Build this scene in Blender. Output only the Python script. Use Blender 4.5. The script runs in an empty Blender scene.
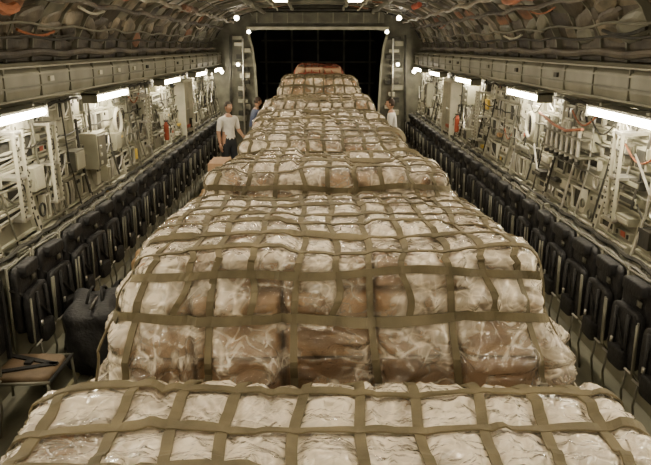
import bpy, math, random
import numpy as np
from mathutils import Vector, Matrix, Euler
random.seed(7)
S=bpy.context.scene
COL=S.collection

# ---------------------------------------------------------------- materials
def new_mat(name):
    m=bpy.data.materials.new(name); m.use_nodes=True
    return m, m.node_tree.nodes, m.node_tree.links, m.node_tree.nodes['Principled BSDF']
def mat_noise(name,c1,c2,rough=0.6,metal=0.0,scale=6.0,bump=0.1,detail=5,stretch=(1,1,1),bscale=None,spec=0.5,dist=0.0):
    m,n,l,b=new_mat(name)
    tc=n.new('ShaderNodeTexCoord'); mp=n.new('ShaderNodeMapping'); mp.inputs['Scale'].default_value=stretch
    l.new(tc.outputs['Object'],mp.inputs['Vector'])
    t=n.new('ShaderNodeTexNoise'); t.inputs['Scale'].default_value=scale; t.inputs['Detail'].default_value=detail
    t.inputs['Distortion'].default_value=dist
    l.new(mp.outputs[0],t.inputs['Vector'])
    r=n.new('ShaderNodeValToRGB'); r.color_ramp.elements[0].position=0.35; r.color_ramp.elements[1].position=0.65
    r.color_ramp.elements[0].color=(*c1,1); r.color_ramp.elements[1].color=(*c2,1)
    l.new(t.outputs['Fac'],r.inputs['Fac']); l.new(r.outputs['Color'],b.inputs['Base Color'])
    b.inputs['Roughness'].default_value=rough; b.inputs['Metallic'].default_value=metal
    b.inputs['Specular IOR Level'].default_value=spec
    if bump>0:
        t2=n.new('ShaderNodeTexNoise'); t2.inputs['Scale'].default_value=bscale or scale*3; t2.inputs['Detail'].default_value=4
        l.new(mp.outputs[0],t2.inputs['Vector'])
        bp=n.new('ShaderNodeBump'); bp.inputs['Strength'].default_value=bump; bp.inputs['Distance'].default_value=0.02
        l.new(t2.outputs['Fac'],bp.inputs['Height']); l.new(bp.outputs[0],b.inputs['Normal'])
    return m
def mat_emit(name,col,st):
    m,n,l,b=new_mat(name)
    b.inputs['Base Color'].default_value=(0.9,0.9,0.85,1)
    b.inputs['Emission Color'].default_value=(*col,1); b.inputs['Emission Strength'].default_value=st
    return m

M_wall=mat_noise('wall_paint',(0.165,0.16,0.115),(0.28,0.27,0.20),0.42,0.0,2.2,0.08)
M_ledge=mat_noise('duct_paint',(0.14,0.135,0.10),(0.23,0.225,0.17),0.42,0.0,2.2,0.08)
M_panel=mat_noise('panel_paint',(0.23,0.225,0.165),(0.36,0.35,0.265),0.38,0.0,3.0,0.05)
M_dark=mat_noise('recess_dark',(0.015,0.015,0.012),(0.05,0.047,0.035),0.7,0,5,0.2)
M_mid=mat_noise('mid_grey_paint',(0.09,0.088,0.065),(0.16,0.155,0.115),0.5,0,4,0.1)
M_white=mat_noise('cream_paint',(0.38,0.37,0.285),(0.53,0.51,0.405),0.4,0,4,0.03)
M_metal=mat_noise('brushed_metal',(0.45,0.44,0.40),(0.65,0.64,0.58),0.35,0.8,8,0.05)
M_red=mat_noise('red_paint',(0.30,0.05,0.02),(0.42,0.09,0.04),0.5,0,4,0.05)
M_orange=mat_noise('orange_duct',(0.34,0.11,0.04),(0.22,0.075,0.03),0.6,0,6,0.1)
M_yellow=mat_noise('yellow_paint',(0.6,0.42,0.05),(0.7,0.5,0.1),0.5,0,4,0.03)
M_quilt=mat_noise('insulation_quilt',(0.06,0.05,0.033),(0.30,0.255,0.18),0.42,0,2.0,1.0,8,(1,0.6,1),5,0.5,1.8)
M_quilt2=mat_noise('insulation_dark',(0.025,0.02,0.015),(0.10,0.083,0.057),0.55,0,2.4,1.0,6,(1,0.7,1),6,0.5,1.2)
M_quiltr=mat_noise('insulation_rust',(0.07,0.045,0.03),(0.30,0.13,0.065),0.55,0,2.2,1.0,6,(1,0.6,1),6,0.5,1.2)
M_tail=mat_noise('ramp_unlit_dark',(0.012,0.012,0.011),(0.03,0.027,0.022),0.85,0,2,0.1)  # near-black colour carries the darkness of the unlit tail
M_floor=mat_noise('floor_deck',(0.08,0.08,0.055),(0.17,0.165,0.12),0.5,0.1,5,0.15,8,(1,0.25,1))
M_rail=mat_noise('floor_rail_metal',(0.42,0.39,0.22),(0.55,0.52,0.33),0.4,0.4,9,0.1)
M_black=mat_noise('black_canvas',(0.006,0.006,0.007),(0.020,0.020,0.021),0.65,0,10,0.5,spec=0.4)
M_blk2=mat_noise('black_webbing',(0.010,0.010,0.010),(0.022,0.022,0.022),0.8,0,30,0.3,spec=0.3)
M_card=mat_noise('cardboard',(0.34,0.21,0.12),(0.42,0.27,0.16),0.75,0,3,0.05)
M_tan=mat_noise('tan_canvas',(0.35,0.22,0.10),(0.45,0.30,0.15),0.8,0,8,0.3)
M_brownseat=mat_noise('brown_canvas',(0.09,0.06,0.03),(0.15,0.10,0.055),0.7,0,6,0.2)
M_alu=mat_noise('pallet_aluminium',(0.4,0.4,0.38),(0.55,0.55,0.52),0.4,0.7,5,0.05)
M_buckle=mat_noise('buckle_steel',(0.05,0.05,0.045),(0.12,0.11,0.1),0.4,0.6,9,0.05)
M_glass=mat_noise('window_glass',(0.01,0.012,0.015),(0.02,0.02,0.025),0.1,0,3,0)
M_tube=mat_emit('fluorescent_tube',(1.0,0.88,0.66),110.0)
M_spot=mat_emit('small_lamp_lens',(1.0,0.90,0.70),40.0)
M_dome=mat_emit('ceiling_lamp_lens',(1.0,0.85,0.62),37.0)

def mat_strap(name,c1,c2):
    m,n,l,b=new_mat(name)
    tc=n.new('ShaderNodeTexCoord')
    t=n.new('ShaderNodeTexNoise'); t.inputs['Scale'].default_value=5; t.inputs['Detail'].default_value=7
    l.new(tc.outputs['Object'],t.inputs['Vector'])
    r=n.new('ShaderNodeValToRGB'); r.color_ramp.elements[0].position=0.3; r.color_ramp.elements[1].position=0.7
    r.color_ramp.elements[0].color=(*c1,1); r.color_ramp.elements[1].color=(*c2,1)
    l.new(t.outputs['Fac'],r.inputs['Fac']); l.new(r.outputs['Color'],b.inputs['Base Color'])
    w=n.new('ShaderNodeTexNoise'); w.inputs['Scale'].default_value=120; l.new(tc.outputs['Object'],w.inputs['Vector'])
    bp=n.new('ShaderNodeBump'); bp.inputs['Strength'].default_value=0.4; bp.inputs['Distance'].default_value=0.004
    l.new(w.outputs['Fac'],bp.inputs['Height']); l.new(bp.outputs[0],b.inputs['Normal'])
    b.inputs['Roughness'].default_value=0.7
    return m
M_strap=mat_strap('net_webbing',(0.085,0.069,0.034),(0.185,0.15,0.082))
M_strapred=mat_strap('net_webbing_red',(0.28,0.06,0.03),(0.36,0.10,0.06))

def mathn(n,l,op,a,b_=0.0,clamp=False):
    q=n.new('ShaderNodeMath'); q.operation=op; q.use_clamp=clamp
    for i,v in enumerate((a,b_)):
        if isinstance(v,(int,float)): q.inputs[i].default_value=v
        else: l.new(v,q.inputs[i])
    return q.outputs[0]
def mat_film():
    """wrinkled semi-clear polythene sheet: clear + milky diffuse + glossy"""
    m,n,l,b=new_mat('plastic_film')
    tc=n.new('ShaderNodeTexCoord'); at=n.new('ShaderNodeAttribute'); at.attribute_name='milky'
    M=lambda op,a,b_=0.0,c=False: mathn(n,l,op,a,b_,c)
    def noise(scale,detail,dist,st=(1,1,1),off=0.0,rot=(0,0,0)):
        mp=n.new('ShaderNodeMapping'); mp.vector_type='POINT'
        mp.inputs['Rotation'].default_value=rot; mp.inputs['Location'].default_value=(off,off*1.3,off*.7); l.new(tc.outputs['Object'],mp.inputs['Vector'])
        m2=n.new('ShaderNodeMapping'); m2.inputs['Scale'].default_value=st; l.new(mp.outputs[0],m2.inputs['Vector'])
        t=n.new('ShaderNodeTexNoise'); t.inputs['Scale'].default_value=scale; t.inputs['Detail'].default_value=detail; t.inputs['Roughness'].default_value=0.4
        t.inputs['Distortion'].default_value=dist; l.new(m2.outputs[0],t.inputs['Vector']); return t.outputs['Fac']
    def crease(v): return M('ABSOLUTE',M('SUBTRACT',v,0.5))
    c1=crease(noise(3.0,1,0.3,(1,.30,1),0,(.3,.5,.6)))
    c2=crease(noise(4.2,1,0.4,(1,.30,1),3,(-.4,.7,-.7)))
    c3=crease(noise(7.5,1,0.5,(.35,1,1),7,(.9,-.3,.3)))
    c4=crease(noise(14,2,0.6,(1,.45,1),11,(.2,.9,1.2)))
    c5=crease(noise(3.2,2,1.0,(1,1,.7),15))
    c6=crease(noise(24,2,0.5,(.5,1,1),23,(.6,.2,.4)))
    h=M('ADD',M('ADD',M('MULTIPLY',c1,1.2),M('MULTIPLY',c2,0.9)),M('ADD',M('ADD',M('MULTIPLY',c3,0.65),M('MULTIPLY',c4,0.38)),M('ADD',M('MULTIPLY',c5,.8),M('MULTIPLY',c6,.15))))
    bp=n.new('ShaderNodeBump'); bp.inputs['Strength'].default_value=1.0; bp.inputs['Distance'].default_value=0.11
    l.new(h,bp.inputs['Height'])
    def line(v,w): return M('SUBTRACT',1.0,M('DIVIDE',v,w,True),True)
    fold=M('ADD',M('ADD',M('MULTIPLY',line(c1,.03),.32),M('MULTIPLY',line(c2,.03),.28)),M('ADD',M('MULTIPLY',line(c3,.04),.24),M('MULTIPLY',line(c4,.04),.15)))
    big=noise(2.4,5,0.8,(1,1,1),19)
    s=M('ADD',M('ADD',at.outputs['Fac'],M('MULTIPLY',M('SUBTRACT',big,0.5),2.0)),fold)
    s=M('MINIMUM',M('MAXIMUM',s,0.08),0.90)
    b.inputs['Base Color'].default_value=(0.88,0.77,0.60,1); b.inputs['Roughness'].default_value=0.4
    l.new(bp.outputs[0],b.inputs['Normal']); b.inputs['Specular IOR Level'].default_value=0.4
    tr=n.new('ShaderNodeBsdfTransparent'); tr.inputs[0].default_value=(0.98,0.94,0.86,1)
    mx=n.new('ShaderNodeMixShader'); l.new(s,mx.inputs[0]); l.new(tr.outputs[0],mx.inputs[1]); l.new(b.outputs[0],mx.inputs[2])
    gl=n.new('ShaderNodeBsdfGlossy'); gl.inputs['Roughness'].default_value=0.18; gl.inputs[0].default_value=(1,1,1,1); l.new(bp.outputs[0],gl.inputs['Normal'])
    fr=n.new('ShaderNodeFresnel'); fr.inputs['IOR'].default_value=1.58; l.new(bp.outputs[0],fr.inputs['Normal'])
    mx2=n.new('ShaderNodeMixShader'); l.new(M('MULTIPLY',fr.outputs[0],1.15,True),mx2.inputs[0]); l.new(mx.outputs[0],mx2.inputs[1]); l.new(gl.outputs[0],mx2.inputs[2])
    out=[x for x in n if x.type=='OUTPUT_MATERIAL'][0]; l.new(mx2.outputs[0],out.inputs['Surface'])
    return m
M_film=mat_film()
def mat_cartons():
    m,n,l,b=new_mat('carton_stack')
    tc=n.new('ShaderNodeTexCoord'); at=n.new('ShaderNodeAttribute'); at.attribute_name='groove'; a2=n.new('ShaderNodeAttribute'); a2.attribute_name='tone'
    t=n.new('ShaderNodeTexNoise'); t.inputs['Scale'].default_value=3; t.inputs['Detail'].default_value=5; l.new(tc.outputs['Object'],t.inputs['Vector'])
    M=lambda op,a,b_=0.0,c=False: mathn(n,l,op,a,b_,c)
    f=M('ADD',M('MULTIPLY',a2.outputs['Fac'],.6),M('MULTIPLY',t.outputs['Fac'],.4))
    r=n.new('ShaderNodeValToRGB'); e=r.color_ramp.elements; e[0].position=.15; e[0].color=(.40,.245,.14,1); e[1].position=.85; e[1].color=(.66,.46,.29,1)
    l.new(f,r.inputs['Fac'])
    mx=n.new('ShaderNodeMixRGB'); l.new(at.outputs['Fac'],mx.inputs[0]); l.new(r.outputs[0],mx.inputs[1]); mx.inputs[2].default_value=(.05,.03,.015,1)
    l.new(mx.outputs[0],b.inputs['Base Color']); b.inputs['Roughness'].default_value=.75
    return m
M_cartons=mat_cartons()

# ---------------------------------------------------------------- mesh builder
class MB:
    def __init__(s): s.v=[];s.f=[];s.m=[];s.mats=[]
    def mi(s,mat):
        if mat not in s.mats: s.mats.append(mat)
        return s.mats.index(mat)
    def add(s,vs,fs,mat):
        o=len(s.v); s.v+= [tuple(v) for v in vs]; k=s.mi(mat)
        for f in fs: s.f.append([i+o for i in f]); s.m.append(k)
    def box(s,x0,x1,y0,y1,z0,z1,mat,rot=None):
        if x0>x1:x0,x1=x1,x0
        if y0>y1:y0,y1=y1,y0
        vs=[Vector((x,y,z)) for z in(z0,z1) for y in(y0,y1) for x in(x0,x1)]
        fs=[(0,2,3,1),(4,5,7,6),(0,1,5,4),(2,6,7,3),(0,4,6,2),(1,3,7,5)]
        if rot is not None:
            c=Vector(((x0+x1)/2,(y0+y1)/2,(z0+z1)/2)); R=Euler(rot).to_matrix()
            vs=[c+R@(v-c) for v in vs]
        s.add(vs,fs,mat)
    def tube(s,pts,r,mat,seg=8,caps=True):
        pts=[Vector(p) for p in pts]; n=len(pts)
        rs=r if isinstance(r,(list,tuple)) else [r]*n
        up=None; vs=[];fs=[]
        for i,p in enumerate(pts):
            d=(pts[min(i+1,n-1)]-pts[max(i-1,0)]).normalized()
            if up is None:
                up=Vector((0,0,1)) if abs(d.z)<0.9 else Vector((1,0,0))
            a=d.cross(up)
            if a.length<1e-4: a=d.cross(Vector((0,1,0.1)))
            a.normalize(); b=d.cross(a).normalized()
            for k in range(seg):
                t=2*math.pi*k/seg; vs.append(p+(a*math.cos(t)+b*math.sin(t))*rs[i])
        for i in range(n-1):
            for k in range(seg):
                k2=(k+1)%seg; fs.append((i*seg+k,i*seg+k2,(i+1)*seg+k2,(i+1)*seg+k))
        if caps:
            fs.append(tuple(range(seg))[::-1]); fs.append(tuple(range((n-1)*seg,n*seg)))
        s.add(vs,fs,mat)
    def strip(s,A,B,y0,y1,mat):
        n=len(A)
        for i in range(n-1):
            q=[A[i],A[i+1],B[i+1],B[i]]
            vs=[(p[0],y0,p[1]) for p in q]+[(p[0],y1,p[1]) for p in q]
            s.add(vs,[(3,2,1,0),(4,5,6,7),(0,1,5,4),(1,2,6,5),(2,3,7,6),(3,0,4,7)],mat)
    def ell(s,c,r,mat,nu=14,nv=9,pw=1.0,fn=None):
        vs=[];fs=[]
        def sp(x): return math.copysign(abs(x)**pw,x)
        for j in range(nv+1):
            ph=-math.pi/2+math.pi*j/nv
            for i in range(nu):
                th=2*math.pi*i/nu
                p=Vector((sp(math.cos(ph))*sp(math.cos(th)),sp(math.cos(ph))*sp(math.sin(th)),sp(math.sin(ph))))
                if fn: p=fn(p)
                vs.append((c[0]+p.x*r[0],c[1]+p.y*r[1],c[2]+p.z*r[2]))
        for j in range(nv):
            for i in range(nu):
                i2=(i+1)%nu; fs.append((j*nu+i,j*nu+i2,(j+1)*nu+i2,(j+1)*nu+i))
        s.add(vs,fs,mat)
    def mesh(s,name,smooth=False):
        me=bpy.data.meshes.new(name); me.from_pydata(s.v,[],s.f)
        for m in s.mats: me.materials.append(m)
        me.polygons.foreach_set('material_index',s.m)
        if smooth: me.polygons.foreach_set('use_smooth',[True]*len(s.f))
        me.update(); return me
    def obj(s,name,parent=None,smooth=False,bevel=0.0,loc=(0,0,0),rot=(0,0,0)):
        o=bpy.data.objects.new(name,s.mesh(name,smooth)); COL.objects.link(o); o.location=loc; o.rotation_euler=rot
        if parent: o.parent=parent
        if bevel>0:
            b=o.modifiers.new('bevel','BEVEL'); b.width=bevel; b.segments=2; b.limit_method='ANGLE'; b.angle_limit=0.9
        return o
def empty(name,loc=(0,0,0),rot=(0,0,0)):
    o=bpy.data.objects.new(name,None); COL.objects.link(o); o.location=loc; o.rotation_euler=rot; o.empty_display_size=0.2
    return o

# ---------------------------------------------------------------- noise
RT=np.random.RandomState(11).rand(32,32,32)
def vn(x,y,z):
    xi=np.floor(x).astype(int);yi=np.floor(y).astype(int);zi=np.floor(z).astype(int)
    fx=x-xi;fy=y-yi;fz=z-zi
    fx=fx*fx*(3-2*fx);fy=fy*fy*(3-2*fy);fz=fz*fz*(3-2*fz)
    g=lambda a,b,c:RT[(xi+a)&31,(yi+b)&31,(zi+c)&31]
    def lx(b,c): return g(0,b,c)*(1-fx)+g(1,b,c)*fx
    return (lx(0,0)*(1-fy)+lx(1,0)*fy)*(1-fz)+(lx(0,1)*(1-fy)+lx(1,1)*fy)*fz
def rid(x,y,z): return 1-np.abs(2*vn(x,y,z)-1)
def smst(x): 
    x=np.clip(x,0,1); return x*x*(3-2*x)

# ---------------------------------------------------------------- cargo loads
class Load:
    def __init__(s,seed,y0,y1,h,hx,cx=0,tx=0.12,ty=0.05,z0=0.17,p=16,sp=0.27,wr=1.0,milk=0.0,bands=(0.2,0.47),lump=0.025,tilt=0.0,tpow=1.3,step=0.06):
        s.seed=seed;s.cy=(y0+y1)/2;s.hy=(y1-y0)/2;s.h=h-z0;s.hx=hx;s.cx=cx;s.tx=tx;s.ty=ty;s.z0=z0;s.p=p;s.wr=wr;s.milk=milk;s.lump=lump;s.tilt=tilt;s.tpow=tpow;s.step=step
        nA=int(round(2*hx*0.88/sp))+1; nB=int(round(2*s.hy*0.86/(sp*1.1)))+1
        s.A=[(-0.90+1.80*i/(nA-1)) for i in range(nA)]
        s.B=[(-0.88+1.76*i/(nB-1)) for i in range(nB)]
        rr=random.Random(seed)
        s.A=[a+rr.uniform(-.02,.02) for a in s.A]; s.B=[b+rr.uniform(-.03,.03) for b in s.B]
        s.C=[1-2*b/s.h for b in bands]
        s.rb=np.random.RandomState(seed).rand(64,64,64)
    def P(s,a,b,c,mode='film'):
        a=np.asarray(a,float);b=np.asarray(b,float);c=np.asarray(c,float)
        cc=np.clip(c,0,1); p=s.p if mode!='box' else 40
        N=(np.abs(a)**p+np.abs(b)**p+cc**p)**(1/p)
        N=np.maximum(N,1e-6)
        a2=a/N;b2=b/N;c2=np.where(c>0,c/N,c)
        u=(c2+1)/2
        X=s.cx+a2*s.hx*(1-s.tx*u**s.tpow); Y=s.cy+b2*s.hy*(1-s.ty*u); Z=s.z0+u*s.h
        q=10
        ga=np.sign(a)*np.abs(a2)**q;gb=np.sign(b)*np.abs(b2)**q;gc=np.clip(c2,0,1)**q
        L=np.sqrt(ga**2+gb**2+gc**2)+1e-9; nx,ny,nz=ga/L,gb/L,gc/L
        def k(u_,lst,sc,half=.09):
            d=np.min(np.abs(u_[...,None]-np.array(lst)),axis=-1)*sc
            return 1-(1-np.minimum(1,d/half))**2
        ka=k(a,s.A,s.hx);kb=k(b,s.B,s.hy);kc=k(c,s.C,s.h/2)
        ke=k(a,s.A[::2],s.hx,.16); kf=k(b,s.B[::2],s.hy,.16)
        kaf=ka*(1-np.abs(nx))+np.abs(nx); kbf=kb*(1-np.abs(ny))+np.abs(ny); kcf=kc*(1-nz)+nz
        kef=(ke*(1-np.abs(nx))+np.abs(nx))*(kf*(1-np.abs(ny))+np.abs(ny))
        low=np.clip((s.C[-1]-c)/0.25,0,1)
        kk=kaf*kbf*kcf
        kk=kk*(1-low)+low*0.4*kef
        sd=s.seed*7.31
        bx,by,bz=.50,.38,.42
        gx=(X-s.cx)/bx+.5+.03*s.seed; gy=Y/by+.13*s.seed; gz=Z/bz
        def edge(g,w,sz):
            f=g-np.floor(g); d=np.minimum(f,1-f)*sz; return np.exp(-(d/w)**2)
        gw=.022 if mode!='box' else .017
        ex=edge(gx,gw,bx)*(1-np.abs(nx)); ey=edge(gy,gw,by)*(1-np.abs(ny)); ez=edge(gz,gw,bz)*(1-nz)
        groove=np.maximum(np.maximum(ex,ey),ez)
        ih=s.rb[np.floor(gx).astype(int)&63,np.floor(gy).astype(int)&63,np.floor(gz).astype(int)&63]
        f=lambda g:g-np.floor(g)
        def flat(g,sz): 
            q_=f(g); d=np.minimum(q_,1-q_)*sz; return smst(d/(.05 if mode!='box' else .02))
        box=(ih-.5)*s.step*(1-(1-flat(gx,bx))*(1-np.abs(nx)))*(1-(1-flat(gy,by))*(1-np.abs(ny)))*(1-(1-flat(gz,bz))*(1-nz))
        Z=Z-0.05*s.tilt*b
        base=s.lump*(vn(X*2.0+sd,Y*2.0,Z*2.0)-.5)*2
        if mode=='box':
            D=base-.038+box-groove*.02-.03*low
        else:
            D=base+0.020*kk+box-groove*0.014
        if mode=='film':
            wx_=vn(X*3+sd,Y*3,Z*3)*2.0; wy=vn(X*3,Y*3+sd,Z*3)*2.0
            side=1-nz
            w1=rid(X*4+wx_*1.8+sd,Y*4+wy*1.8,Z*1.6+wx_*2)
            w2=rid(X*9+wy*2.5,Y*9+wx_*2.5+sd,Z*5+wy*3)
            D=D+s.wr*(0.030*(w1**6)*(0.35+0.65*side)+0.015*(w2**5)-0.004)*(0.25+0.75*kk)
            D=D+s.wr*low*side*(0.02+0.12*kef*(rid(X*1.9+wx_,Y*1.9+wy,Z*0.5+wx_)**4))
        X=X+nx*D;Y=Y+ny*D;Z=Z+nz*D
        return X,Y,Z,(nx,ny,nz),low,groove,ih
def build_pallet(idx,L,res,strapmat=M_strap):
    par=empty('cargo_pallet' if idx==0 else 'cargo_pallet.%03d'%idx)
    sd=L.seed*3.7
    def shell(mode,res):
        na,nb,nc=int(2*L.hx/res),int(2*L.hy/res),int(L.h/res)
        V=[];F=[];off=[0]
        def grid(fa,nu,nv,flip):
            U,W=np.meshgrid(np.linspace(-1,1,nu+1),np.linspace(-1,1,nv+1))
            a,b,c=fa(U.ravel(),W.ravel()); V.append(np.stack([a,b,c],1))
            i=np.arange(nu);j=np.arange(nv);I,J=np.meshgrid(i,j);I=I.ravel();J=J.ravel()
            q=np.stack([J*(nu+1)+I,J*(nu+1)+I+1,(J+1)*(nu+1)+I+1,(J+1)*(nu+1)+I],1)+off[0]
            if flip:q=q[:,::-1]
            F.append(q);off[0]+=(nu+1)*(nv+1)
        o=lambda u:np.ones_like(u)
        grid(lambda u,w:(u,w,o(u)),na,nb,False)
        grid(lambda u,w:(u,-o(u),w),na,nc,False)
        grid(lambda u,w:(u,o(u),w),na,nc,True)
        grid(lambda u,w:(-o(u),u,w),nb,nc,True)
        grid(lambda u,w:(o(u),u,w),nb,nc,False)
        V=np.concatenate(V);F=np.concatenate(F)
        key=np.round(V*4000).astype(int); _,ix,inv=np.unique(key,axis=0,return_index=True,return_inverse=True)
        inv=inv.ravel(); V=V[ix];F=inv[F]
        X,Y,Z,n,low,gr,ih=L.P(V[:,0],V[:,1],V[:,2],mode)
        nm='plastic_wrapping' if mode=='film' else 'carton_stack'
        me=bpy.data.meshes.new(nm); me.from_pydata(np.stack([X,Y,Z],1).tolist(),[],F.tolist())
        me.polygons.foreach_set('use_smooth',[True]*len(F))
        if mode=='film':
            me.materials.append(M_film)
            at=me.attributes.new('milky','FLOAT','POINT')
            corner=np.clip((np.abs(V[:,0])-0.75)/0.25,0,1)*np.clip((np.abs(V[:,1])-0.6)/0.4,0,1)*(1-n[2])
            mk=0.26+0.20*n[2]+L.milk-0.22*np.clip(-n[1],0,1)*(0.4+0.6*low)+0.55*corner+0.15*np.abs(n[0])  # clearer film on front faces shows cartons and puts their shade into colour
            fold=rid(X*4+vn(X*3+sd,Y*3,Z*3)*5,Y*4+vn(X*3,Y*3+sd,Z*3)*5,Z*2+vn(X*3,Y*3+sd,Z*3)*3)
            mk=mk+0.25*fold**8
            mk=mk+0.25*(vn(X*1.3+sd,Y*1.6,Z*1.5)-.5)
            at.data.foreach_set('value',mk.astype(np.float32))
        else:
            me.materials.append(M_cartons)
            at=me.attributes.new('groove','FLOAT','POINT'); at.data.foreach_set('value',(gr*.9).astype(np.float32))
            at=me.attributes.new('tone','FLOAT','POINT'); at.data.foreach_set('value',ih.astype(np.float32))
        ob=bpy.data.objects.new(nm,me); COL.objects.link(ob); ob.parent=par
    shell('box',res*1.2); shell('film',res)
    nb_=MB()
    def ribbon(cen,axis,w,jit,mat=strapmat,lift=0.0):
        cen=np.array(cen,float); m=len(cen)
        t=np.arange(m)
        hw={0:w/2/L.hx,1:w/2/L.hy,2:w/2/(L.h/2)}[axis]
        j=0.014*np.sin(t*0.17+jit*5)+0.014*np.sin(t*0.07+jit*11)
        cen[:,axis]=cen[:,axis]+j
        e1=cen.copy();e1[:,axis]-=hw;e2=cen.copy();e2[:,axis]+=hw
        pts=[]
        X0,Y0,Z0,n0,_,g0,_i=L.P(cen[:,0],cen[:,1],cen[:,2],'net')
        for e in(e1,e2):
            X,Y,Z,nn,lw,g,_i=L.P(e[:,0],e[:,1],e[:,2],'net')
            for of in(0.010+lift,0.020+lift):
                o_=of+g*.010+lw*.060*L.wr
                pts.append(np.stack([X+n0[0]*o_,Y+n0[1]*o_,Z+n0[2]*o_],1))
        vs=[];fs=[]
        for i in range(m):
            for q in (0,1,3,2): vs.append(tuple(pts[q][i]))
        for i in range(m-1):
            for q in range(4):
                q2=(q+1)%4; fs.append((i*4+q,i*4+q2,(i+1)*4+q2,(i+1)*4+q))
        nb_.add(vs,fs,mat)
    W=0.050
    cend=L.C[-1]
    for i,a in enumerate(L.A):
        lo=-0.98 if i%2==0 else cend-0.02
        cs=np.linspace(lo,1,44)[:-1]
        path=[(a,-1,c) for c in cs]+[(a,b,1) for b in np.linspace(-1,1,80)]+[(a,1,c) for c in cs[::-1]]
        ribbon(path,0,W,i*1.3+L.seed)
    for i,b in enumerate(L.B):
        lo=-0.98 if i%2==0 else cend-0.02
        cs=np.linspace(lo,1,40)[:-1]
        path=[(-1,b,c) for c in cs]+[(a,b,1) for a in np.linspace(-1,1,100)]+[(1,b,c) for c in cs[::-1]]
        ribbon(path,1,W,i*1.7+L.seed,lift=.006)
    for i,c in enumerate(L.C):
        l=np.linspace(-1,1,90)
        path=[(a,-1,c) for a in l]+[(1,b,c) for b in l[1:]]+[(a,1,c) for a in l[::-1][1:]]+[(-1,b,c) for b in l[::-1][1:]]
        ribbon(path,2,W,i*2.1+L.seed,lift=.006)
    for i,a in enumerate(L.A):
        if i%2==0:
            X,Y,Z,nn,lw,g,_i=L.P([a],[-1],[-0.15 if i%4==0 else .15],'net')
            x,y,z=X[0],Y[0]-.034-lw[0]*.06*L.wr,Z[0]
            nb_.box(x-.026,x+.026,y-.010,y+.012,z-.03,z+.03,M_buckle)
            nb_.box(x-.018,x+.018,y-.020,y-.008,z-.015,z+.045,M_metal)
    nb_.obj('cargo_net',par,smooth=False)
    pb=MB(); pb.box(L.cx-1.37,L.cx+1.37,L.cy-1.12,L.cy+1.12,0.11,0.167,M_alu)
    for s_ in(-1,1):
        for k in range(6):
            y=L.cy-1.0+k*0.4
            pb.box(L.cx+s_*1.345-.03,L.cx+s_*1.345+.03,y-.04,y+.04,0.167,0.185,M_buckle)
    pb.obj('pallet_base',par,bevel=0.006)
    return par

loads=[
 Load(1,0.72,2.88,1.42,1.41,0.04,tx=0.05,ty=0.02,p=18,milk=0.16,bands=(0.12,)),
 Load(2,3.16,5.30,1.88,1.56,0.08,tx=0.29,ty=0.13,p=16,wr=1.2,milk=0.05,bands=(0.10,0.34),tilt=1.0,tpow=0.85),
 Load(3,5.62,7.66,1.86,1.28,0.10,tx=0.16,ty=0.05,milk=0.08,bands=(0.13,0.33),tilt=1.2,step=.09),
 Load(4,7.92,10.0,1.86,1.18,0.09,tx=0.12,ty=0.04,milk=0.02,bands=(0.15,0.42),step=.09),
 Load(5,10.25,12.3,1.86,1.26,0.05,tx=0.14,ty=0.04,milk=0.06,bands=(0.15,0.42),step=.10),
 Load(6,12.60,14.65,1.96,1.22,0.02,tx=0.16,ty=0.04,p=14,milk=0.0,bands=(0.15,0.42),step=.10),
 Load(7,14.95,17.0,2.30,1.12,0.03,tx=0.22,ty=0.06,p=12,milk=-0.02,bands=(0.15,0.42)),
 Load(8,17.3,19.0,2.50,0.92,0.02,tx=0.35,ty=0.08,p=8,wr=0.7,milk=-0.6,bands=(0.15,0.42)),
]
RES=[0.0125,0.0125,0.017,0.023,0.03,0.035,0.04,0.05]
pars=[]
for i,L in enumerate(loads):
    pars.append(build_pallet(i,L,RES[i],M_strapred if i==7 else M_strap))
mb=MB()
for k in range(3):
    z=0.167+k*0.49
    mb.box(-1.34,-1.12,7.80,8.30,z,z+0.485,M_card)
    mb.box(-1.342,-1.338,8.03,8.07,z+.02,z+.46,M_tan); mb.box(-1.25,-1.21,7.798,7.802,z+.02,z+.46,M_tan)
mb.obj('cartons',pars[3],bevel=0.008)

# ---------------------------------------------------------------- shell
FY0,FY1=-1.6,19.4
PW=[(2.78,0.0),(2.84,0.9),(2.92,1.3),(3.02,1.8),(3.05,2.5)]
PC=[(3.05,2.5),(3.04,2.82),(3.0,3.08),(2.86,3.36),(2.62,3.62),(2.2,3.86),(1.6,4.02),(0.8,4.10),(0,4.12)]
def wx(z):
    pts=PW+PC[1:3]
    for (x0,z0),(x1,z1) in zip(pts,pts[1:]):
        if z0<=z<=z1: return x0+(x1-x0)*(z-z0)/(z1-z0)
    return pts[-1][0]
mb=MB(); mb.box(-2.78,2.78,FY0,26,-0.1,0,M_floor)
for s in(-1,1):
    for x,w,h in((1.60,.05,.12),(1.74,.015,.015),(1.88,.02,.015),(2.0,.03,.02),(2.14,.015,.015),(2.28,.03,.03)):
        mb.box(s*x-w/2,s*x+w/2,FY0,19,0,h,M_rail)
    for k in range(26):
        y=0.3+k*0.72
        mb.box(s*1.94-.05,s*1.94+.05,y-.05,y+.05,0.0,0.012,M_buckle)
        mb.box(s*1.56,s*1.64,y+.2,y+.32,0.12,0.17,M_yellow if k%3==0 else M_buckle)
    for x in(0.35,1.05):
        mb.box(s*x-.06,s*x+.06,FY0,19,0,0.105,M_metal)
mb.obj('floor')

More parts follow.
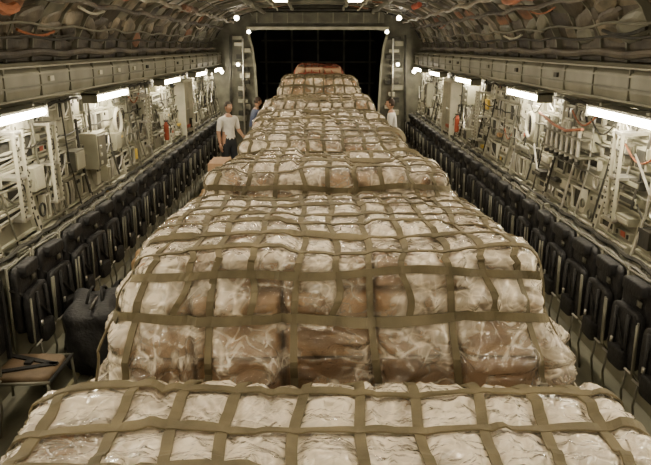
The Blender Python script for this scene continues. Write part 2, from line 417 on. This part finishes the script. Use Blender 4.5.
rnd=random.Random(5)
def build_wall(s,name):
    mb=MB()
    T=[(s*(x+0.12),z) for x,z in PW]; Pp=[(s*x,z) for x,z in PW]
    mb.strip(Pp,T,FY0,FY1,M_wall)
    BAY=0.78
    y=-1.4;k=0
    while y<19:
        big=(k%2==0)
        w=0.08 if big else 0.03
        d=0.065 if big else 0.04
        inn=[(s*(wx(z)-d),z) for x,z in PW[1:]]
        out=[(s*(wx(z)+.02),z) for x,z in PW[1:]]
        mb.strip(inn,out,y,y+w,M_white if big else M_panel)
        if big:
            for q in range(14):
                z=1.0+q*.1; x=wx(z)-d-.004; mb.box(s*x,s*(x+.01),y+.025,y+.055,z,z+.04,M_dark)
        y+=BAY;k+=1
    for z in(1.22,1.52,1.86,2.16):
        x=wx(z)
        mb.box(s*(x-.04),s*(x+.02),FY0,19,z-.010,z+.010,M_panel)
    zs=[(0.95,1.20),(1.24,1.50),(1.54,1.84),(1.88,2.14),(2.18,2.40)]
    def cell(a,b,z0,z1,lv=0):
        x=min(wx(z0),wx(z1))
        if lv<2 and (b-a>.5 or rnd.random()<.45):
            m_=(a+b)/2+rnd.uniform(-.08,.08)
            if b-a>.3 and rnd.random()<.75: cell(a,m_-.012,z0,z1,lv+1);cell(m_+.012,b,z0,z1,lv+1)
            elif z1-z0>.2:
                zm=(z0+z1)/2+rnd.uniform(-.03,.03); cell(a,b,z0,zm-.01,lv+1);cell(a,b,zm+.01,z1,lv+1)
            else: cell(a,b,z0,z1,9)
            return
        t=rnd.random(); e=.018
        if t<0.38:
            mb.box(s*(x-.012),s*(x+.05),a,b,z0,z1,M_dark)
            for (p,q,r_,v) in((a-.005,a+e,z0,z1),(b-e,b+.005,z0,z1),(a,b,z0,z0+e),(a,b,z1-e,z1)):
                mb.box(s*(x-.045),s*(x+.03),p,q,r_,v,M_white)
            if rnd.random()<.5: mb.tube([(s*(x-.04),a+.03,z0+.03),(s*(x-.06),(a+b)/2,(z0+z1)/2),(s*(x-.04),b-.03,z1-.04)],.010,M_metal,6)
        elif t<0.54:
            mb.box(s*(x-.035),s*(x+.05),a+.02,b-.02,z0+.02,z1-.02,rnd.choice([M_panel,M_wall,M_white]))
            for yy in(a+.05,b-.05): mb.box(s*(x-.05),s*(x-.03),yy-.010,yy+.010,z1-.07,z1-.03,M_dark)
            if rnd.random()<.4: mb.box(s*(x-.04),s*(x-.033),(a+b)/2-.05,(a+b)/2+.04,(z0+z1)/2-.02,(z0+z1)/2+.03,rnd.choice([M_dark,M_yellow,M_red,M_mid]))
        elif t<0.70:
            dd=rnd.uniform(.06,.13)
            mb.box(s*(x-dd),s*(x+.05),a+.03,b-.03,z0+.03,z1-.03,rnd.choice([M_mid,M_white,M_panel,M_dark,M_wall]))
            mb.box(s*(x-dd-.01),s*(x-dd),a+.05,b-.06,z0+.05,z1-.05,rnd.choice([M_mid,M_white,M_panel,M_dark]))
        elif t<0.80:
            m_=int((b-a)/.06)
            for q in range(m_):
                yy=a+.03+q*.06
                mb.tube([(s*(x-.03),yy,z0),(s*(x-.04),yy+rnd.uniform(-.02,.02),(z0+z1)/2),(s*(x-.03),yy,z1)],rnd.uniform(.008,.016),rnd.choice([M_metal,M_white,M_dark,M_mid]),6)
        elif t<0.89:
            cy_=(a+b)/2;cz=(z0+z1)/2;rr_=min(b-a,z1-z0)*.4
            mb.tube([(s*(x-.05),cy_+rr_*math.cos(u*.45),cz+rr_*math.sin(u*.45)) for u in range(15)],.012,rnd.choice([M_dark,M_mid,M_metal]),6)
        elif t<0.915:
            mb.box(s*(x-.06),s*(x+.02),a+.05,b-.05,z0+.05,z1-.05,rnd.choice([M_red,M_yellow,M_tan,M_dark]))
    y=-1.4
    while y<18.5:
        for (z0,z1) in zs: cell(y+.09,y+BAY-.02,z0,z1)
        y+=BAY
    y=-1.2
    while y<18.8:
        z0=rnd.choice([1.0,1.25,1.55]); z1=rnd.choice([1.9,2.15,2.45]); d=rnd.uniform(.07,.10)
        mb.tube([(s*(wx(z0)-d),y,z0),(s*(wx((z0+z1)/2)-d),y+rnd.uniform(-.06,.06),(z0+z1)/2),(s*(wx(z1)-d),y+rnd.uniform(-.1,.1),z1)],rnd.uniform(.007,.016),rnd.choice([M_dark,M_metal,M_mid,M_mid,M_dark]),6)
        if rnd.random()<.3:
            z0=rnd.uniform(1.3,1.9); mb.tube([(s*(wx(z0)-.10),y,z0),(s*(wx(z0+.3)-.10),y+.4,z0+.3)],.013,rnd.choice([M_white,M_metal,M_dark]),6)
        if rnd.random()<.5:
            z0=rnd.uniform(1.6,2.3); w_=rnd.uniform(.3,.7)
            mb.tube([(s*(wx(z0)-.10),y+w_*q/8,z0-.13*math.sin(math.pi*q/8)) for q in range(9)],.010,rnd.choice([M_dark,M_dark,M_mid,M_orange]),6)
        y+=rnd.uniform(.25,.5)
    for z,mt,r in((2.40,M_dark,.018),(2.44,M_mid,.014),(1.18,M_dark,.022),(1.12,M_metal,.018),(2.02,M_dark,.010),(1.70,M_mid,.010)):
        pts=[];yy=-1.4;q=0
        while yy<18.9:
            pts.append((s*(wx(z)-.085-(0.01 if q%2 else 0)),yy,z-(0.02 if q%2 else 0))); yy+=.26;q+=1
        mb.tube(pts,r,mt,6)
    A=[(s*3.05,2.46),(s*2.86,2.46),(s*2.76,2.52),(s*2.74,2.60)]
    B=[(s*3.05,2.84),(s*2.86,2.84),(s*2.80,2.80),(s*2.74,2.76)]
    mb.strip(A,B,FY0,19,M_ledge)
    for z in(2.52,2.63,2.74,2.81):
        mb.box(s*2.725,s*2.78,FY0,19,z-.008,z+.008,M_wall if z!=2.63 else M_mid)
    y=-1.2
    while y<19:
        mb.box(s*2.728,s*2.76,y,y+.02,2.53,2.80,M_mid)
        if rnd.random()<.4: mb.box(s*2.715,s*2.76,y+.2,y+.30,2.66,2.71,rnd.choice([M_mid,M_white,M_dark]))
        y+=0.78
    tp=[(2.78,0),(2.9,1.3),(3.05,2.5),(3.0,3.08),(2.62,3.62)]
    for (p,q) in zip(tp,tp[1:]):
        k=.74
        mb.add([(s*p[0],19.3,p[1]),(s*q[0],19.3,q[1]),(s*q[0]*k,26,q[1]),(s*p[0]*k,26,p[1])],[(0,1,2,3)],M_tail)
    mb.obj(name)
build_wall(-1,'wall_left'); build_wall(1,'wall_right')
# ceiling
mb=MB()
for s in(-1,1):
    A=[(s*x,z) for x,z in PC[1:]]; B=[(s*x*1.04,z+.1) for x,z in PC[1:]]
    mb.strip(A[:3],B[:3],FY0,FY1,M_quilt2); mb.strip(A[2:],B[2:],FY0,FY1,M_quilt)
    y=-1.3;k=0
    while y<19:
        d=.07 if k%4==0 else .03
        I=[(s*(x-d*min(1,x/2.0)),z-d*(0 if z<3.0 else min(1,(z-3.0)/0.8))) for x,z in PC[1:]]
        mb.strip(I,A,y,y+.03,M_ledge if k%4==0 else M_mid)
        for lo in(1,2,3,4,5):
            (xa,za),(xb,zb)=PC[1+lo],PC[2+lo]
            for h in (0,1):
                if rnd.random()<.75:
                    t0=.25+.5*h+rnd.uniform(-.12,.12)
                    c=Vector((s*(xa+(xb-xa)*t0),y+.30+rnd.uniform(-.15,.15),(za+(zb-za)*t0))); Ln=math.hypot(xb-xa,zb-za)*rnd.uniform(.22,.5)
                    ang=math.atan2(zb-za,(xb-xa)*s)+rnd.uniform(-.1,.1)
                    R=Matrix.Rotation(-ang,3,'Y')@Matrix.Rotation(rnd.uniform(-.4,.4),3,'Z')
                    o=len(mb.v); mb.ell((0,0,0),(Ln,rnd.uniform(.15,.42),rnd.uniform(.02,.06)),rnd.choice([M_quilt,M_quilt,M_quilt,M_quilt,M_quilt2,M_quilt2,M_ledge,M_quiltr,M_mid]),12,6,rnd.uniform(.6,1))
                    for i in range(o,len(mb.v)):
                        v=R@Vector(mb.v[i])+c; mb.v[i]=tuple(v)
        # drooping wire harnesses following the arch
        if rnd.random()<.6:
            lo=rnd.choice([1,2,3,4]); (xa,za),(xb,zb)=PC[1+lo],PC[2+lo]
            mb.tube([(s*(xa+(xb-xa)*.5-.07),y+.9*q/8,(za+zb)/2-.07-.05*math.sin(math.pi*q/8)) for q in range(9)],rnd.uniform(.008,.02),rnd.choice([M_dark,M_dark,M_white,M_orange,M_mid]),6)
        y+=.6;k+=1
    def run(x,z,r,mt,seg=8,amp=.015,y0=-1.4,y1=18.8):
        n=70; mb.tube([(s*x+amp*math.sin(i*.9+x*9),y0+(y1-y0)*i/n,z+amp*math.sin(i*1.3+z*7)) for i in range(n+1)],r,mt,seg)
    run(2.88,2.93,.04,M_quilt2); run(2.86,3.08,.014,M_dark); run(2.80,3.20,.014,M_mid,8,.02)
    run(2.60,3.46,.03,M_quilt2,8,.02); run(2.34,3.62,.03,M_quilt,8,.02); run(2.05,3.76,.012,M_dark,6,.03)
    run(1.5,3.90,.05,M_mid); run(1.1,3.95,.02,M_white); run(.7,3.98,.04,M_wall)
    for (x,z,y0,y1,mt) in(((2.45,3.56,7.2,9.0,M_orange),(2.0,3.78,13.5,14.4,M_red)) if s>0 else ((2.72,3.32,5.2,6.2,M_orange),(2.4,3.60,7.6,8.8,M_orange),(2.3,3.64,11.8,13,M_quiltr))):
        mb.tube([(s*x,y0+(y1-y0)*i/8,z+.02*math.sin(i*1.7)) for i in range(9)],.05,mt,8)
for p,q in zip([(-2.62,3.62),(0,4.1)],[(0,4.1),(2.62,3.62)]):
    mb.add([(p[0],19.3,p[1]),(q[0],19.3,q[1]),(q[0]*.74,26,q[1]),(p[0]*.74,26,p[1])],[(0,1,2,3)],M_tail)
mb.obj('ceiling')
mb=MB(); mb.box(-2.6,2.6,26,26.1,0,4.3,M_tail)
for k in range(5): mb.box(-2.0+k*1.0-.04,-2.0+k*1.0+.04,25.93,26,0.2,3.6,M_mid)
for z in(.8,1.6,2.4,3.2): mb.box(-2.3,2.3,25.94,26,z-.03,z+.03,M_mid)
mb.obj('wall_back')
mb=MB(); mb.box(-3.1,3.1,-1.75,-1.62,0,4.2,M_wall); mb.box(-.5,.5,-1.63,-1.58,0.0,1.95,M_mid); mb.obj('wall_front')
mb=MB()
for s in(-1,1):
    O=[(s*x,z) for x,z in [(2.78,0),(2.9,1.3),(3.05,2.5),(3.0,3.08),(2.62,3.62),(1.6,4.02),(0,4.12)]]
    I=[(s*x,z) for x,z in [(1.72,0),(1.74,1.3),(1.78,2.4),(1.84,2.95),(1.95,3.38),(1.6,3.46),(0,3.50)]]
    mb.strip(I,O,19.3,19.38,M_mid)
    I2=[(x+s*.06,z) for x,z in I]
    mb.strip(I[:5],I2[:5],19.2,19.30,M_panel)
    for k in range(14):
        z=.9+k*.175; a=1.9+rnd.uniform(0,.3); mb.box(s*a,s*(a+rnd.uniform(.15,.4)),19.14,19.3,z,z+rnd.uniform(.08,.15),rnd.choice([M_white,M_panel,M_dark,M_dark,M_mid,M_wall]))
    mb.tube([(s*2.15,19.1,.5),(s*2.12,19.1,3.2)],.025,M_metal); mb.tube([(s*2.55,19.1,.5),(s*2.45,19.1,3.3)],.04,M_dark)
mb.box(-2.0,2.0,19.1,19.25,3.44,3.52,M_white)
mb.box(-1.85,1.85,19.05,19.2,3.62,3.90,M_mid)
for k in range(9): mb.box(-1.7+k*.425-.015,-1.7+k*.425+.015,19.0,19.06,3.62,3.90,M_wall)
mb.tube([(-2.0,19.0,3.97),(2.0,19.0,3.97)],.04,M_dark)
mb.obj('trim_aft_portal')

# ---------------------------------------------------------------- lamps
n=0
def suf(b,i): return b if i==0 else '%s.%03d'%(b,i)
for s in(-1,1):
    for yc in(-0.3,2.8,5.95,8.85,12.5,15.6,18.3):
        par=empty(suf('wall_lamp',n),(s*2.78,yc,2.36)); n+=1
        hb=MB()
        hb.strip([(s*.10,.09),(s*-.06,.075)],[(s*.14,.06),(s*-.055,.055)],-.70,.70,M_mid)
        for yy in(-.70,.68): hb.box(s*-.07,s*.12,yy,yy+.02,-.04,.08,M_mid)
        for yy in(-.5,.45): hb.box(s*-.02,s*.20,yy,yy+.05,0.05,.10,M_panel)
        hb.obj('housing',par)
        tb=MB(); tb.tube([(s*-.03,-.66,0.01),(s*-.03,.66,0.01)],.034,M_tube,10); tb.obj('fluorescent_tube',par,smooth=False)
n=0
for s in(-1,1):
    for (x,y,z,r) in((2.02,17.0,3.67,.06),(1.92,18.9,3.38,.05),(2.50,17.4,2.36,.05),(2.25,18.9,2.5,.045)):
        par=empty(suf('spot_lamp',n),(s*x,y,z)); n+=1
        q=MB(); q.tube([(0,.10,.02),(0,0,0)],[r*.7,r*1.2],M_metal,12); q.obj('housing',par)
        q=MB(); q.ell((0,-.012,-.002),(r,.02,r),M_spot,12,6); q.obj('lens',par,smooth=True)
n=0
for y in(0.6,3.6,6.8,10.2,13.6):
    for s in(-1,1):
        par=empty(suf('ceiling_lamp',n),(s*0.75,y,3.88)); n+=1
        q=MB(); q.box(-.16,.16,-.45,.45,0.0,.2,M_mid); q.obj('housing',par,bevel=.01)
        q=MB(); q.box(-.13,.13,-.42,.42,-.02,0.0,M_dome); q.obj('lens',par)

# ---------------------------------------------------------------- troop seats
def seat_mesh():
    mb=MB()
    def pad(c,r,mt=M_black,pw=.35): mb.ell(c,r,mt,20,10,pw)
    pad((.10,0,.86),(.045,.240,.31))
    pad((.19,0,.70),(.040,.230,.25))
    pad((.15,0,1.12),(.05,.16,.06))
    pad((.24,0.02,.52),(.045,.12,.09),M_blk2)
    for y in(-.262,.262):
        mb.tube([(.06,y,.30),(.08,y,1.20)],.012,M_mid,6)
        mb.tube([(.10,y,.32),(.24,y,.50),(.25,y,.92)],.009,M_mid,6)
    mb.tube([(.08,-.262,1.18),(.08,.262,1.18)],.011,M_mid,6)
    mb.tube([(.24,-.24,.47),(.24,.24,.47)],.010,M_metal,6)
    for y in(-.16,.16):
        mb.tube([(.24,y,.47),(.26,y,.28),(.22,y,.02)],.010,M_mid,6)
    for y in(-.1,.1):
        mb.box(.235,.25,y-.02,y+.02,.45,.92,M_blk2)
    mb.box(.245,.262,-.11,-.08,.60,.65,M_metal)
    mb.box(.155,.165,.05,.12,.98,1.03,M_mid)
    mb.tube([(.08,-.262,1.0),(.22,-.1,.85),(.26,.1,.62)],.014,M_blk2,5)
    return mb.mesh('troop_seat',True)
SM=seat_mesh(); n=0
for s in(-1,1):
    y=1.0
    while y<18.6:
        if s>0 or not(4.6<y<5.2):
            o=bpy.data.objects.new(suf('troop_seat',n),SM); n+=1; COL.objects.link(o)
            o.location=(s*2.73,y,0); o.rotation_euler=(rnd.uniform(-.015,.015),0,(math.pi if s>0 else 0)+rnd.uniform(-.08,.08))
        y+=.56
par=empty('unfolded_bench_seat',(-2.74,4.92,0))
q=MB(); q.ell((.34,0,.42),(.24,.23,.035),M_brownseat,16,8,.4)
q.ell((.06,0,.85),(.045,.24,.34),M_black,16,8,.4)
q.obj('canvas',par,smooth=True)
q=MB()
for yy in(-.25,.25):
    q.tube([(.04,yy,.40),(.60,yy,.42)],.014,M_mid,8); q.tube([(.03,yy,.02),(.05,yy,1.2)],.013,M_mid,8)
    q.tube([(.58,yy,.42),(.60,yy,.01)],.013,M_mid,8)
q.tube([(.59,-.25,.42),(.59,.25,.42)],.016,M_blk2,8); q.tube([(.05,-.25,1.2),(.05,.25,1.2)],.014,M_mid,8)
q.obj('frame',par,smooth=True)
q=MB()
q.box(.08,.58,-.10,-.05,.455,.468,M_blk2,(0,0,.35)); q.box(.08,.58,.05,.10,.455,.468,M_blk2,(0,0,-.35))
q.box(.30,.36,-.03,.03,.466,.485,M_blk2)
for k in(-1,1): q.box(.10,.13,k*.13-.02,k*.13+.02,.45,1.15,M_blk2)
q.obj('harness',par)

def bag(name,loc,r,mt,rz=0,strap=M_blk2,pw=.6,seed=1):
    par=empty(name,loc,(0,0,rz))
    rr=np.random.RandomState(seed)
    q=MB(); ph=rr.rand(6)*6
    def fn(p):
        k=1+.06*math.sin(5*p.x+ph[0]+3*p.z)+.05*math.sin(7*p.y+ph[1]+2*p.x)+.04*math.sin(11*p.z+ph[2]+4*p.y)
        v=p*k
        if v.z<-.9: v.z=-.9
        return v
    q.ell((0,0,r[2]*.9),r,mt,40,24,pw,fn); q.obj('bag_body',par,smooth=True)
    q=MB()
    for x in(-r[0]*.25,r[0]*.25):
        q.tube([(x,-r[1]*.35,r[2]*1.82),(x*.8,-r[1]*.2,r[2]*2.05),(x*.6,0,r[2]*2.12),(x*.8,r[1]*.2,r[2]*2.05),(x,r[1]*.35,r[2]*1.82)],.014,strap,6)
    q.box(-.012,.012,-r[1]*.75,r[1]*.75,r[2]*1.84,r[2]*1.90,M_buckle)
    q.obj('handles',par,smooth=True)
bag('duffel_bag',(-2.12,5.85,0.0),(.29,.42,.37),M_black,.1,seed=2)
bag('duffel_bag.001',(-2.15,6.80,0.0),(.20,.26,.24),M_blk2,.4,seed=4)
bag('tan_rucksack',(-2.06,7.55,0.0),(.23,.26,.30),M_tan,.2,M_brownseat,seed=5)
bag('yellow_pouch',(-2.15,9.6,0.0),(.12,.15,.13),M_yellow,.2,seed=6)
bag('headset_bag',(-2.15,12.4,0.0),(.16,.2,.16),M_tan,.2,seed=7)

# ---------------------------------------------------------------- wall equipment
n=0
def stanchion(x,y,s):
    global n
    q=MB()
    for k in(-1,1):
        q.box(s*(x-.015),s*(x+.02),y+k*.08-.018,y+k*.08+.018,1.38,2.24,M_white)
        for j in range(15):
            q.box(s*(x-.020),s*(x+.02),y+k*.08-.010,y+k*.08+.010,1.42+j*.053,1.44+j*.053,M_dark)
    for z in(1.40,1.8,2.22): q.box(s*(x-.01),s*(wx(z)-.002),y-.10,y+.10,z-.015,z+.015,M_metal)
    q.obj(suf('litter_stanchion',n),bevel=.003); n+=1
for (s,y) in((-1,6.1),(-1,6.9),(1,6.05),(1,11.6),(-1,10.9)): stanchion(2.80,y,s)
q=MB()
for k in range(7):
    y=6.95+k*.16; z1=2.10+.02*(k%2); q.tube([(2.80,y,1.78),(2.80,y,z1)],.022,M_metal,10); q.tube([(2.80,y,z1),(2.80,y,z1+.03)],[.03,.026],M_white,10)
    q.tube([(2.80,y,1.76),(2.80,y,1.80)],.03,M_dark,10)
for z in(1.84,2.04): q.box(2.775,2.98,6.87,8.0,z-.012,z+.012,M_mid)
q.tube([(2.76,6.8,2.16),(2.74,7.2,2.10),(2.75,7.6,2.12),(2.77,8.2,2.20)],.016,M_orange,8)
q.obj('pole_rack')
def porthole(nm,s,y,z):
    q=MB(); x=wx(z)
    ring=[(s*(x-.10),y+.15*math.cos(t*math.pi/12),z+.17*math.sin(t*math.pi/12)) for t in range(25)]
    q.tube(ring,.028,M_white,8); q.ell((s*(x-.09),y,z),(.02,.145,.165),M_glass,20,8)
    q.box(s*(x-.09),s*(x+.02),y-.2,y+.2,z-.21,z+.21,M_panel)
    q.obj(nm,smooth=False)
porthole('window_1',1,9.0,1.95); porthole('window_2',-1,9.6,1.95)
def exitdoor(nm,s,y):
    q=MB()
    for (a,b,c,d) in((y-.45,y-.39,.9,2.3),(y+.39,y+.45,.9,2.3),(y-.45,y+.45,.88,.94),(y-.45,y+.45,2.26,2.32)):
        q.box(s*2.76,s*2.98,a,b,c,d,M_white)
    q.box(s*2.84,s*3.02,y-.39,y+.39,.94,2.26,M_panel)
    q.box(s*2.80,s*2.86,y-.2,y+.2,1.3,1.36,M_red); q.tube([(s*2.80,y-.1,1.7),(s*2.76,y,1.72),(s*2.80,y+.1,1.7)],.014,M_metal)
    q.obj(nm,bevel=.008)
exitdoor('door_1',1,14.2); exitdoor('door_2',-1,14.2)
def extinguisher(i,s,y,z):
    q=MB(); x=s*2.76
    q.tube([(x,y,z),(x,y,z+.03),(x,y,z+.26),(x,y,z+.30),(x,y,z+.33)],[.035,.045,.045,.03,.018],M_red,14)
    q.box(x-.03,x+.03,y-.02,y+.07,z+.33,z+.36,M_dark); q.tube([(x,y+.03,z+.33),(x-s*.06,y+.08,z+.25),(x-s*.06,y+.07,z+.12)],.010,M_dark,6)
    q.box(x-.01,s*2.92,y-.04,y+.04,z+.12,z+.15,M_metal)
    q.obj(suf('fire_extinguisher',i),smooth=False)
extinguisher(0,-1,11.9,1.35); extinguisher(1,1,13.0,1.35)
def ebox(i,s,y,z,w,h,d=.2):
    q=MB(); x=2.98
    q.box(s*(x-d-.02),s*x,y-w/2,y+w/2,z,z+h,M_panel); q.box(s*(x-d-.03),s*(x-d-.02),y-w/2+.03,y+w/2-.03,z+.03,z+h-.03,M_mid)
    for k in range(3): q.box(s*(x-d-.045),s*(x-d-.03),y-w/2+.06,y-w/2+.12,z+.06+k*.1,z+.10+k*.1,M_white)
    q.tube([(s*(x-d/2),y,z+h),(s*(x-d/2),y,2.45)],.016,M_dark,6)
    q.obj(suf('electrical_box',i),bevel=.008)
for i,(s,y,z,w,h) in enumerate(((1,4.9,1.55,.5,.5),(-1,5.1,1.6,.45,.5),(-1,8.3,1.5,.35,.45),(1,17.0,1.5,.4,.6),(1,12.4,1.95,.4,.35))): ebox(i,s,y,z,w,h)

# ---------------------------------------------------------------- people
def mat_plain(name,c,r=.7): return mat_noise(name,tuple(x*.85 for x in c),c,r,0,12,0.1)
M_skin=mat_plain('skin',(.50,.29,.19),.5); M_hair=mat_plain('hair',(.05,.03,.02),.7); M_eye=mat_plain('eye_dark',(.02,.02,.02),.2)
M_lip=mat_plain('lips',(.35,.13,.1),.5); M_boot=mat_plain('boot_leather',(.03,.025,.02),.5); M_grey=mat_plain('grey_hair',(.10,.085,.07),.7)
def person(name,loc,rz,H,shirt,pants,hair,arms,legs=None,lean=0.0,head_tilt=0.0):
    par=empty(name,loc,(0,0,rz)); k=H/1.75
    J={'pel':(0,0,.95),'spi':(0,lean*.3,1.10),'che':(0,lean*.75,1.30),'nb':(0,lean,1.44),'nk':(0,lean*1.1+.01,1.52)}
    R={'pel':(.145,.11),'spi':(.14,.11),'che':(.165,.12),'nb':(.085,.07),'nk':(.055,.055)}
    E=[('pel','spi'),('spi','che'),('che','nb'),('nb','nk')]
    for sd,s in(('L',-1),('R',1)):
        sh=(s*.195,lean,1.41); J['sh'+sd]=sh; R['sh'+sd]=(.072,.072); E.append(('che','sh'+sd))
        el,wr=arms[sd]; el=Vector(sh)+Vector((s*el[0],el[1],el[2])); wr=el+Vector((s*wr[0],wr[1],wr[2]))
        J['mu'+sd]=tuple(Vector(sh).lerp(el,.5)); R['mu'+sd]=(.060,.060)
        J['el'+sd]=tuple(el);R['el'+sd]=(.045,.045);J['wr'+sd]=tuple(wr);R['wr'+sd]=(.028,.028)
        E+= [('sh'+sd,'mu'+sd),('mu'+sd,'el'+sd),('el'+sd,'wr'+sd)]
        l=(legs or {}).get(sd,((.105,.02,.50),(.115,-.02,.09)))
        J['hp'+sd]=(s*.095,0,.86);R['hp'+sd]=(.10,.105)
        J['kn'+sd]=(s*l[0][0],l[0][1],l[0][2]);R['kn'+sd]=(.070,.070)
        J['ca'+sd]=tuple(Vector(J['kn'+sd]).lerp(Vector((s*l[1][0],l[1][1],l[1][2])),.35)+Vector((0,-.01,0)));R['ca'+sd]=(.065,.065)
        J['an'+sd]=(s*l[1][0],l[1][1],l[1][2]);R['an'+sd]=(.050,.052)
        J['to'+sd]=(s*(l[1][0]+.015),l[1][1]+.15,.045);R['to'+sd]=(.042,.036)
        E+= [('pel','hp'+sd),('hp'+sd,'kn'+sd),('kn'+sd,'ca'+sd),('ca'+sd,'an'+sd),('an'+sd,'to'+sd)]
    names=list(J); ix={a:i for i,a in enumerate(names)}
    me=bpy.data.meshes.new('sk'); me.from_pydata([Vector(J[a])*k for a in names],[(ix[a],ix[b]) for a,b in E],[])
    ob=bpy.data.objects.new('sk',me); COL.objects.link(ob)
    ob.modifiers.new('skin','SKIN'); su=ob.modifiers.new('sub','SUBSURF'); su.levels=2
    sv=me.skin_vertices[0].data
    for a in names: sv[ix[a]].radius=(R[a][0]*k,R[a][1]*k)
    sv[0].use_root=True
    bpy.context.view_layer.update(); dg=bpy.context.evaluated_depsgraph_get()
    bm=bpy.data.meshes.new_from_object(ob.evaluated_get(dg)); bpy.data.objects.remove(ob)
    bm.materials.clear()
    for m in(shirt,pants,M_skin,M_boot): bm.materials.append(m)
    segs=[(Vector(J[a])*k,Vector(J[b])*k,a,b) for a,b in E]
    for p in bm.polygons:
        c=p.center; best=None;bd=9
        for a,b,na,nb in segs:
            t=max(0,min(1,(c-a).dot(b-a)/max((b-a).length_squared,1e-9))); d=(c-(a+(b-a)*t)).length
            if d<bd: bd=d;best=(na,nb,t)
        na,nb,t=best; mi=0
        if na in('nb',): mi=2
        if na[:2]=='hp' or na[:2]=='kn' or nb[:2]=='hp' or na[:2]=='ca' : mi=1
        if nb[:2]=='to' or (na[:2]=='ca' and t>.8): mi=3
        if na=='pel' and nb=='spi': mi=1 if t<.25 else 0
        if na[:2]=='el' : mi=2
        if na[:2]=='mu' and t>.75: mi=2
        p.material_index=mi; p.use_smooth=True
    bo=bpy.data.objects.new('body',bm); COL.objects.link(bo); bo.parent=par
    hc=Vector((0,lean*1.15+.03,1.635))*k
    q=MB()
    def hf(p):
        v=p.copy()
        if v.z<0: v.x*=1+.28*v.z; v.y*=1+.10*v.z
        return v
    q.ell((0,0,0),(.074*k,.094*k,.118*k),M_skin,24,16,1,hf)
    q.ell((0,.094*k,-.012*k),(.013*k,.020*k,.024*k),M_skin,10,6)
    for s in(-1,1):
        q.ell((s*.074*k,-.005,-.005*k),(.010*k,.018*k,.030*k),M_skin,10,6)
        q.ell((s*.030*k,.083*k,.012*k),(.013*k,.009*k,.008*k),M_white,10,6)
        q.ell((s*.030*k,.091*k,.012*k),(.006*k,.004*k,.006*k),M_eye,8,5)
        q.box(s*.030*k-.016,s*.030*k+.016,.080*k,.090*k,.030*k,.036*k,hair)
    q.ell((0,.082*k,-.055*k),(.024*k,.010*k,.008*k),M_lip,10,6)
    def hairf(p):
        v=p.copy()
        if v.y>0.25: v.z=max(v.z,.45)
        elif v.z<-.45: v.z=-.45
        return v
    q.ell((0,-.008*k,.012*k),(.080*k,.097*k,.114*k),hair,24,16,1,hairf)
    q.obj('head',par,smooth=True,loc=hc,rot=(head_tilt,0,0))
    q=MB()
    for sd,s in(('L',-1),('R',1)):
        wr=Vector(J['wr'+sd])*k; el=Vector(J['el'+sd])*k; d=(wr-el).normalized()
        side=Vector((0,1,0)); side=(side-d*side.dot(d))
        if side.length<.2: side=Vector((s,0,0))
        side.normalize(); nn=d.cross(side).normalized()
        q.tube([wr-d*.02,wr+d*.02,wr+d*.05,wr+d*.085],[.026*k,.030*k,.036*k,.030*k],M_skin,10)
        for f,ln in zip(range(4),(.070,.080,.074,.058)):
            o=side*((1.5-f)*.019*k); b=wr+d*.08*k+o
            cv=nn*(s*-.012)
            q.tube([b,b+d*ln*.45*k+cv*.4,b+d*ln*.75*k+cv*1.3,b+d*ln*.95*k+cv*2.4],[.0095*k,.009*k,.008*k,.006*k],M_skin,8)
        b=wr+d*.03*k+side*.028*k
        q.tube([b,b+d*.025*k+side*.022*k,b+d*.06*k+side*.026*k],[.012*k,.0105*k,.008*k],M_skin,8)
    q.obj('hands',par,smooth=True)
M_shirtw=mat_plain('white_shirt',(.85,.83,.78)); M_trou=mat_plain('dark_trousers',(.025,.03,.04)); M_shirtb=mat_plain('blue_shirt',(.08,.10,.18))
M_trou2=mat_plain('olive_trousers',(.12,.12,.08))
bent={'L':((.07,.02,-.27),(-.06,.20,-.10)),'R':((.05,-.03,-.28),(.01,.06,-.25))}
reach={'L':((.04,.16,-.22),(-.03,.24,.0)),'R':((.04,.18,-.20),(-.03,.23,.03))}
person('crew_member',(-1.98,14.4,0),-2.3,1.84,M_shirtw,M_trou,M_grey,bent,{'L':((.11,.05,.50),(.13,.06,.09)),'R':((.11,.0,.50),(.12,-.08,.09))})
person('crew_member.001',(1.74,15.2,0),1.4,1.84,M_shirtw,M_trou,M_hair,bent,None,0.04)
person('crew_member.002',(-1.70,16.9,0),-1.2,1.74,M_shirtb,M_trou2,M_hair,reach,None,0.12,-.2)

# ---------------------------------------------------------------- world, camera
w=bpy.data.worlds.new('World'); S.world=w; w.use_nodes=True
w.node_tree.nodes['Background'].inputs[0].default_value=(.9,.8,.65,1); w.node_tree.nodes['Background'].inputs[1].default_value=0.02
cam=bpy.data.cameras.new('camera'); co=bpy.data.objects.new('camera',cam); COL.objects.link(co)
cam.sensor_width=36; cam.lens=36*650/651; cam.clip_start=.05
pitch=math.atan(186.5/650); yaw=-math.atan(7.5/676)
co.location=(0,0,3.0); co.rotation_euler=(math.pi/2-pitch,0,yaw)
S.camera=co
